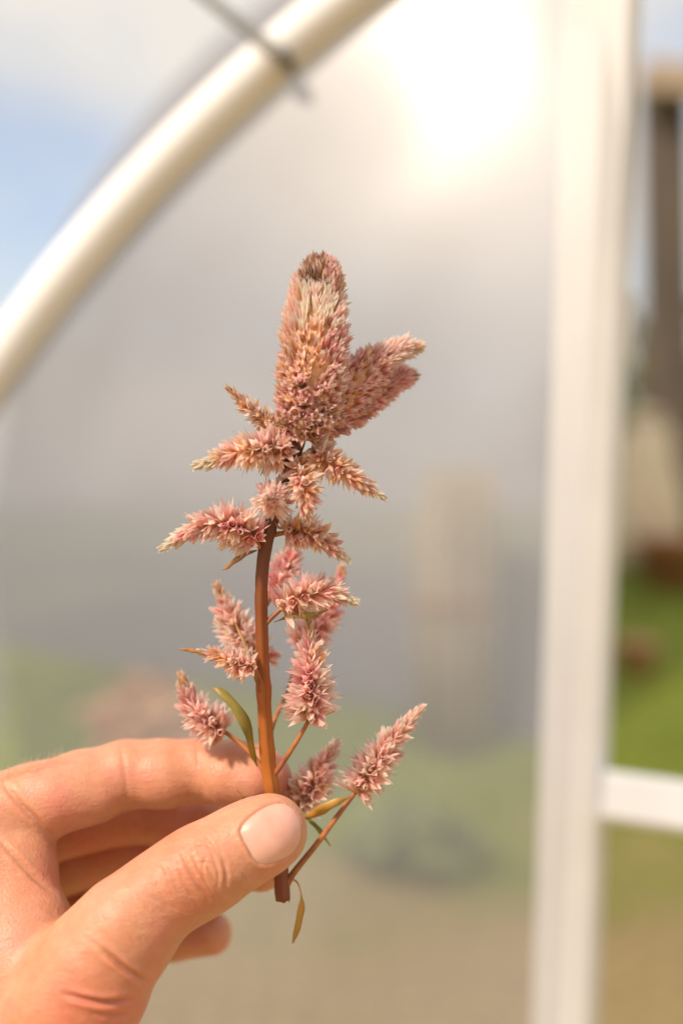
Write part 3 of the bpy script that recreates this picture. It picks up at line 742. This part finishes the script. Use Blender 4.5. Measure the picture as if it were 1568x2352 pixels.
def spike(pts, half, n, colours, seed, floret_len=None, tipcol='cream', tipfrom=.72, a0=80, a1=14, core=.9, sharp=1.5, opn=.5):
    """one side spike: axis through pts [(px,py,dy)], half width in mm at the base"""
    rng = random.Random(seed)
    ax = resample([list(P(*q)) for q in pts], 30); N = len(ax)
    rad = [0.001*core*(1-.75*i/(N-1)) for i in range(N)]
    v, f, uv = tube(ax, rad, 8)
    o = obj('flower_spike', mesh('flower_spike', v, f, M['core'], uv=uv), sprig, ax[0])
    L = floret_len or half*1.22
    n = int(n*1.12)
    for i in range(n):
        t = (i+.5)/n; t = t**.92
        k = t*(N-1); k0 = min(int(k), N-2); p = ax[k0]+(ax[k0+1]-ax[k0])*(k-k0); d = NRM(ax[k0+1]-ax[k0])
        u = NRM(np.cross(d, [.31, .8, .5])); w_ = np.cross(d, u); az = i*2.39996+rng.gauss(0, .15)
        rd = math.cos(az)*u+math.sin(az)*w_
        ang = math.radians(a0+(a1-a0)*min(1, t*1.08)**sharp+rng.gauss(0, 7))
        dr = math.cos(ang)*d+math.sin(ang)*rd
        s = 0.001*L*((1-.62*t**2.0)*rng.uniform(.86, 1.12))
        base = p+rd*rad[k0]*.6
        kind = ('open' if rng.random() < .7 else 'half') if t < opn*.55 else ('half' if t < opn else ('bud' if rng.random() < .6 else 'long'))
        if t < .25 and rng.random() < .3: kind = 'bud'
        c = rng.choice(colours)
        if t > tipfrom and rng.random() < (t-tipfrom)/(1-tipfrom)*1.6: c = tipcol
        put(o, base, dr, s, kind, c, rng)
    return o
PK = ['pink', 'pink', 'pale', 'pale', 'rose']; PL = ['pale', 'pink', 'pale', 'peach']; RS = ['rose', 'pink', 'rose']
spike([(655, 1000, 4), (600, 960, 3), (560, 925, 2), (524, 893, 2)], 3.4, 42, ['peach', 'pale', 'tan'], 1, tipcol='tan', tipfrom=.5, a0=65)
spike([(656, 1040, 0), (600, 1030, -3), (530, 1043, -4), (457, 1068, -4)], 5.4, 62, PL+['pink'], 2)
spike([(632, 1150, 0), (622, 1145, -6), (614, 1140, -12)], 6.6, 52, ['pink', 'pale', 'pink'], 3, a0=92, a1=8, tipcol='pale', floret_len=5.6, opn=.35)
spike([(684, 1068, 1), (696, 1110, -3), (702, 1150, -4), (708, 1190, -3)], 4.4, 46, PL, 4, tipcol='pale')
spike([(715, 1035, 3), (760, 1065, 0), (815, 1100, -1), (876, 1141, 0)], 4.6, 56, PL, 5)
spike([(590, 1240, 3), (530, 1205, 0), (460, 1208, -2), (380, 1256, -2)], 5.6, 70, PK, 6)
spike([(655, 1225, 5), (700, 1222, 4), (750, 1246, 3), (797, 1284, 3)], 4.6, 50, PL+['pink'], 7)
spike([(630, 1370, 22), (652, 1320, 24), (668, 1280, 25), (688, 1245, 25)], 4.8, 44, RS, 8, tipcol='rose', tipfrom=.9)
spike([(646, 1398, 6), (695, 1368, 3), (750, 1358, 2), (812, 1381, 2)], 5.3, 56, PK, 9)
spike([(690, 1480, 28), (728, 1440, 30), (760, 1380, 31), (784, 1308, 31)], 5.6, 56, RS, 10, tipcol='peach')
spike([(585, 1500, 19), (548, 1455, 20), (525, 1410, 20), (500, 1350, 20)], 5.6, 54, PL+['pink'], 11, tipcol='tan')
spike([(580, 1535, 3), (545, 1520, 2), (505, 1508, 2), (458, 1497, 2)], 3.9, 40, PL+['pink'], 12)
spike([(713, 1648, 8), (714, 1580, 5), (712, 1510, 4), (709, 1434, 4)], 5.9, 78, PK+['peach'], 13, tipcol='tan', tipfrom=.75)
spike([(512, 1680, 17), (470, 1652, 17), (440, 1615, 17), (417, 1558, 17)], 5.6, 58, PK, 14, tipcol='tan')
spike([(690, 1850, 22), (712, 1810, 21), (735, 1768, 20), (771, 1712, 20)], 6.0, 58, PL+['pink'], 15, tipcol='pale')
spike([(818, 1818, 14), (856, 1760, 13), (898, 1700, 12), (964, 1631, 12)], 5.7, 72, ['pink', 'pale'], 16, tipcol='pale')
spike([(600, 1512, 24), (618, 1508, 26), (630, 1505, 27)], 3.2, 14, ['pink'], 17)

def plume(ctr, n, seed, size, zone, flat=.72, core=True, name='flower_plume'):
    """dense plume: ctr = [(px,py,dy,half_mm)]"""
    rng = random.Random(seed)
    ax = resample([[*P(a, b, c), h*.001] for a, b, c, h in ctr], 40); N = len(ax)
    v = []; f = []; seg = 20
    frames = []
    for i in range(N):
        d = NRM(ax[min(i+1, N-1), :3]-ax[max(i-1, 0), :3]); s = NRM(np.cross([0, 1, 0], d)); w_ = np.cross(d, s); frames.append((d, s, w_))
        r = max(ax[i, 3]-size*.00062, ax[i, 3]*.45)
        for k in range(seg):
            a = 6.2832*k/seg; v.append(ax[i, :3]+r*(math.cos(a)*s+flat*math.sin(a)*w_))
    for i in range(N-1):
        for k in range(seg): f.append((i*seg+k, i*seg+(k+1) % seg, (i+1)*seg+(k+1) % seg, (i+1)*seg+k))
    f.append(tuple(range(seg))[::-1]); f.append(tuple((N-1)*seg+k for k in range(seg)))
    o = obj(name, mesh(name, v, f, M['core']), sprig, ax[0, :3])
    for i in range(n):
        t = (i+rng.random())/n; k = t*(N-1); k0 = min(int(k), N-2); fr = k-k0
        row = ax[k0]*(1-fr)+ax[k0+1]*fr; d, s, w_ = frames[k0]
        az = i*2.39996+rng.gauss(0, .25); rd = NRM(math.cos(az)*s*flat+math.sin(az)*w_)
        r = max(row[3]-size*.00068, row[3]*.4)
        base = row[:3]+r*(math.cos(az)*s+flat*math.sin(az)*w_)
        side = math.cos(az)
        kind, col, sc, ang = zone(t, side, rng)
        ang = math.radians(ang+rng.gauss(0, 6)); dr = math.cos(ang)*d+math.sin(ang)*rd
        put(o, base, dr, size*.001*sc*rng.uniform(.85, 1.15), kind, col, rng)
    return o
def zone_main(t, side, rng):
    u = t+rng.gauss(0, .03)
    if u < .08: return 'open', rng.choice(['dusty', 'rose', 'tan']), .95, 82
    if u < .19: return rng.choice(['half', 'bud']), rng.choice(['rose', 'peach', 'pink', 'dusty']), .95, 72
    if u < .33: return rng.choice(['half', 'bud', 'half']), rng.choice(['peach', 'peach', 'pink'] if side < .3 else ['pink', 'rose', 'pale']), 1.05, 60
    if u < .44: return rng.choice(['half', 'long', 'bud']), rng.choice(['peach', 'peach', 'pale'] if side < .3 else ['pink', 'pale', 'rose']), 1.15, 48
    if u < .70: return 'long', (rng.choice(['cream', 'cream', 'pale']) if abs(side) < .7 else rng.choice(['peach', 'pale', 'pink'])), 1.4, 36-26*(u-.44)
    if u < .80: return 'long', rng.choice(['peach', 'tan', 'dusty', 'pale', 'tan']), 1.1, 26
    return 'fuzz', ('brown' if side < .3 else 'dusty') if rng.random() < .92 else 'tan', 1.0, 18
def zone_arm(t, side, rng):
    if t < .55: return rng.choice(['half', 'bud', 'half']), rng.choice(['pink', 'rose', 'peach', 'rose']), 1.0, 58-20*t
    if t < .85: return 'long', rng.choice(['pink', 'pale', 'pale']), 1.15, 36
    return 'long', rng.choice(['tan', 'peach', 'pale']), .8, 18
def zone_arm2(t, side, rng):
    if t < .5: return rng.choice(['half', 'bud']), rng.choice(['rose', 'dusty', 'pink']), 1.0, 60-20*t
    if t < .82: return 'long', rng.choice(['rose', 'dusty', 'rose']), 1.1, 36
    return 'fuzz', rng.choice(['brown', 'dusty', 'tan']), .8, 16
main = plume([(694, 1008, 2, 4.5), (704, 960, 1, 7.8), (714, 890, 0, 8.8), (720, 820, 0, 8.8), (722, 755, 1, 8.2), (726, 705, 3, 7.4), (731, 662, 5, 7.1), (736, 632, 7, 6.2), (738, 612, 9, 4.6)], 1250, 21, 3.3, zone_main)
plume([(722, 960, 7, 6.5), (780, 905, 9, 7.2), (830, 862, 12, 6.2), (875, 825, 15, 4.4), (918, 802, 17, 2.6), (957, 797, 19, 1.4)], 430, 22, 3.4, zone_arm)
plume([(724, 975, 9, 6.0), (785, 935, 12, 7.0), (838, 905, 16, 6.2), (885, 882, 20, 4.4), (922, 868, 22, 2.8), (943, 862, 24, 2.0)], 400, 23, 3.4, zone_arm2)
# brown crest at the very top of the plume
rng = random.Random(31)
for k in range(260):
    a = rng.uniform(-1, 1); q = P(730+32*a+(10 if a > 0 else 0), 636+26*abs(a)+rng.uniform(-14, 22), 2+rng.uniform(-2, 6))
    d = Vector((.25*a+rng.gauss(0, .12), rng.gauss(0, .2)-.05, 1)); put(main, q, d, .0042*rng.uniform(.7, 1.1), 'fuzz', rng.choice(['brown', 'brown', 'brown', 'tan']) if a < .3 else rng.choice(['dusty', 'brown', 'dusty', 'dusty']), rng)

# ripe seed capsules at the foot of the plume
def capsule_mesh(openq):
    v = []; f = []; seg = 10; prof = [(.25, -.1), (.8, .2), (1.0, .7), (.92, 1.2), (.62, 1.6), (.35, 1.72 if not openq else 1.2), (.05, 1.95 if not openq else .9)]
    for r, z in prof:
        for s in range(seg): v.append((r*(1+.05*(s % 2))*math.cos(6.2832*s/seg), r*(1+.05*(s % 2))*math.sin(6.2832*s/seg), z))
    for i in range(len(prof)-1):
        for s in range(seg): f.append((i*seg+s, i*seg+(s+1) % seg, (i+1)*seg+(s+1) % seg, (i+1)*seg+s))
    f.append(tuple((len(prof)-1)*seg+s for s in range(seg)))
    mi = [0]*len(f)
    if openq: 
        for i in range(len(f)-2*seg-1, len(f)): mi[i] = 1
    return mesh('seed_capsule', v, f, [M['capsule'], M['earth']], True, mi)
CM = [capsule_mesh(False), capsule_mesh(True)]
rng = random.Random(77)
for px, py, dy, r, op in [(676, 945, -7, 1.2, 0), (690, 975, -7, 1.35, 0), (655, 970, -6, 1.1, 0), (682, 990, -6, 1.3, 0), (662, 994, -5, 1.0, 1), (700, 1000, -5, 1.1, 0), (716, 986, -6, 1.15, 1), (735, 975, -5, 1.0, 1), (722, 958, -7, 1.0, 0), (697, 925, -8, 1.05, 0), (706, 898, -8.5, 1.1, 0), (728, 1012, -3, .9, 1), (752, 962, -4, .95, 0), (690, 880, -8.3, .95, 0), (645, 1008, 0, 1.2, 0), (622, 1000, -2, 1.25, 0)]:
    r *= 1.08; o = bpy.data.objects.new('seed_capsule', CM[op]); link(o, main)
    d = Vector((rng.gauss(0, .3), -1, rng.gauss(.1, .3))); q = d.to_track_quat('Z', 'Y').to_matrix().to_4x4(); s = r*.001
    b0 = P(px, py, dy+2.0)
    o.matrix_basis = Matrix.Translation(b0) @ q @ Matrix.Diagonal((s, s, s*.9, 1))
    for k in range(1): put(main, b0, d, .0043, 'open', rng.choice(['dusty', 'rose', 'tan', 'pink']), rng); put(main, b0+Vector((rng.gauss(0, .0006), 0, rng.gauss(0, .0006))), d, .0034, 'star', rng.choice(['dusty', 'rose', 'brown']), rng)

# individual florets nearest the eye; the rest in one mass
FLORETS.sort(key=lambda q: -q[5])
for sp_o, mtx, kind, var, colr, sc in FLORETS[:280]:
    o = bpy.data.objects.new('floret', floret_mesh(kind, var, colr)); link(o, sp_o); o.matrix_basis = mtx
cols = ['pink', 'rose', 'pale', 'peach', 'cream', 'tan', 'brown', 'dusty']
BV = []; BF = []; BU = []; BM = []; base_i = 0
for sp_o, mtx, kind, var, colr, sc in FLORETS[280:]:
    V, U, F, MI = floret_geo(kind, var)
    A = np.array(V) @ np.array(mtx.to_3x3()).T+np.array(mtx.translation)
    BV.append(A); BU += U; BF += [tuple(x+base_i for x in q) for q in F]; ci = cols.index(colr); BM += [ci if q == 0 else len(cols) for q in MI]; base_i += len(V)
obj('floret_mass', mesh('floret_mass', np.concatenate(BV), BF, [M[c] for c in cols]+[M['style']], True, BM, BU), sprig, kind='stuff')

# branches and leaves
def branch(pts, r0, r1, m_='branch'):
    q = resample([list(P(*p)) for p in pts], 18); rr = np.linspace(r0, r1, 18)*.001
    v, f, uv = tube(q, rr, 8, rough=.08); obj('branch', mesh('branch', v, f, M[m_], uv=uv), sprig)
branch([(652, 2050, 13), (672, 2008, 13), (730, 1935, 14), (806, 1832, 14), (818, 1818, 14)], 1.0, .55)
branch([(622, 1790, 12), (640, 1765, 11), (680, 1705, 9), (713, 1648, 8)], .85, .55)
branch([(612, 1790, 13), (596, 1755, 14), (555, 1710, 16), (512, 1678, 17)], .85, .6)
branch([(616, 1700, 14), (634, 1645, 20), (662, 1585, 28), (690, 1480, 28)], .75, .5)
branch([(604, 1440, 7), (618, 1424, 6), (646, 1398, 6)], .8, .55)
branch([(604, 1400, 8), (625, 1370, 20), (640, 1350, 23)], .7, .5)
branch([(605, 1590, 9), (590, 1550, 5), (572, 1520, 4), (540, 1518, 2)], .95, .5)
branch([(590, 1560, 12), (580, 1500, 18), (560, 1450, 19)], .8, .5)
branch([(606, 1265, 3.5), (590, 1248, 3), (575, 1238, 2.5)], .9, .7)
branch([(616, 1232, 4), (640, 1226, 5), (665, 1222, 5)], .75, .6)
branch([(636, 1850, 14), (665, 1850, 18), (690, 1850, 22)], .9, .6)
branch([(678, 1040, 2), (700, 1045, 3), (730, 1045, 2)], .8, .6)
branch([(660, 1080, 1), (672, 1070, 0), (684, 1068, 0)], .8, .6)
branch([(650, 1095, 2), (640, 1130, 1), (628, 1150, 0)], .8, .6)
branch([(668, 1050, 2), (655, 1045, 1), (645, 1040, 0)], .8, .6)
def leaf(pts, wid, m_, tw=0.0):
    q = resample([list(P(*p)) for p in pts], 22); n_ = len(q); v = []; f = []; px0 = pts[0][0]
    for i in range(n_):
        t = i/(n_-1); d = NRM(q[min(i+1, n_-1)]-q[max(i-1, 0)]); s = NRM(np.cross(d, [math.sin(tw), -math.cos(tw), .1])); up = np.cross(s, d)
        wv = .001*wid(t)*(1+.16*math.sin(t*19+px0)); tw_ = .00022*math.sin(t*15+px0*2)*wv/.001
        for k, off in ((-1, .25), (0, 0), (1, .3)): v.append(q[i]+s*wv*k+up*(wv*off+tw_*k))
        for k, off in ((1, .38), (0, .12), (-1, .33)): v.append(q[i]+s*wv*k*.98+up*(wv*off+tw_*k+.00009))
    for i in range(n_-1):
        a = i*6
        for k in range(6): f.append((a+k, a+(k+1) % 6, a+6+(k+1) % 6, a+6+k))
    f.append(tuple(range(6))[::-1]); f.append(tuple((n_-1)*6+k for k in range(6)))
    obj('leaf', mesh('leaf', v, f, M[m_]), sprig)
bl = lambda wmax, t0=.0, tail=.12: (lambda t: tail+wmax*max(0, math.sin(math.pi*min(1, max(0, (t-t0)/(1-t0))))) ** 1.2)
leaf([(590, 1760, 12), (578, 1725, 10), (566, 1672, 7), (540, 1625, 6), (505, 1588, 7), (486, 1580, 8)], bl(1.35), 'leaf', .5)
leaf([(590, 1264, 3), (568, 1272, 1), (540, 1288, 0), (522, 1303, 0), (511, 1309, 0)], bl(.5, tail=.15), 'dryleaf')
leaf([(690, 1882, 16), (720, 1868, 14), (762, 1846, 12), (804, 1830, 13)], bl(1.25), 'ochreleaf', .4)
leaf([(664, 2015, 13), (684, 2030, 12), (692, 2068, 11), (684, 2118, 11), (672, 2166, 12)], bl(1.05, .45, .22), 'ochreleaf', .6)
leaf([(630, 1428, 6), (665, 1415, 4), (710, 1413, 2), (755, 1400, 1)], bl(.75), 'leaf', .9)
leaf([(470, 1502, 1), (440, 1494, 1), (413, 1490, 1)], bl(.25, tail=.25), 'dryleaf')
leaf([(632, 1200, 0), (642, 1213, -2), (652, 1208, -3), (654, 1198, -3)], bl(.25, tail=.15), 'dryleaf')
leaf([(575, 1842, 9), (560, 1832, 8), (543, 1812, 8)], bl(.3, tail=.12), 'dryleaf')
leaf([(700, 1876, 16), (728, 1900, 17), (758, 1942, 18)], bl(.5, tail=.14), 'leaf')
leaf([(595, 1590, 7), (583, 1540, 2), (562, 1480, 6), (540, 1430, 10)], bl(.4, tail=.2), 'dryleaf', .3)
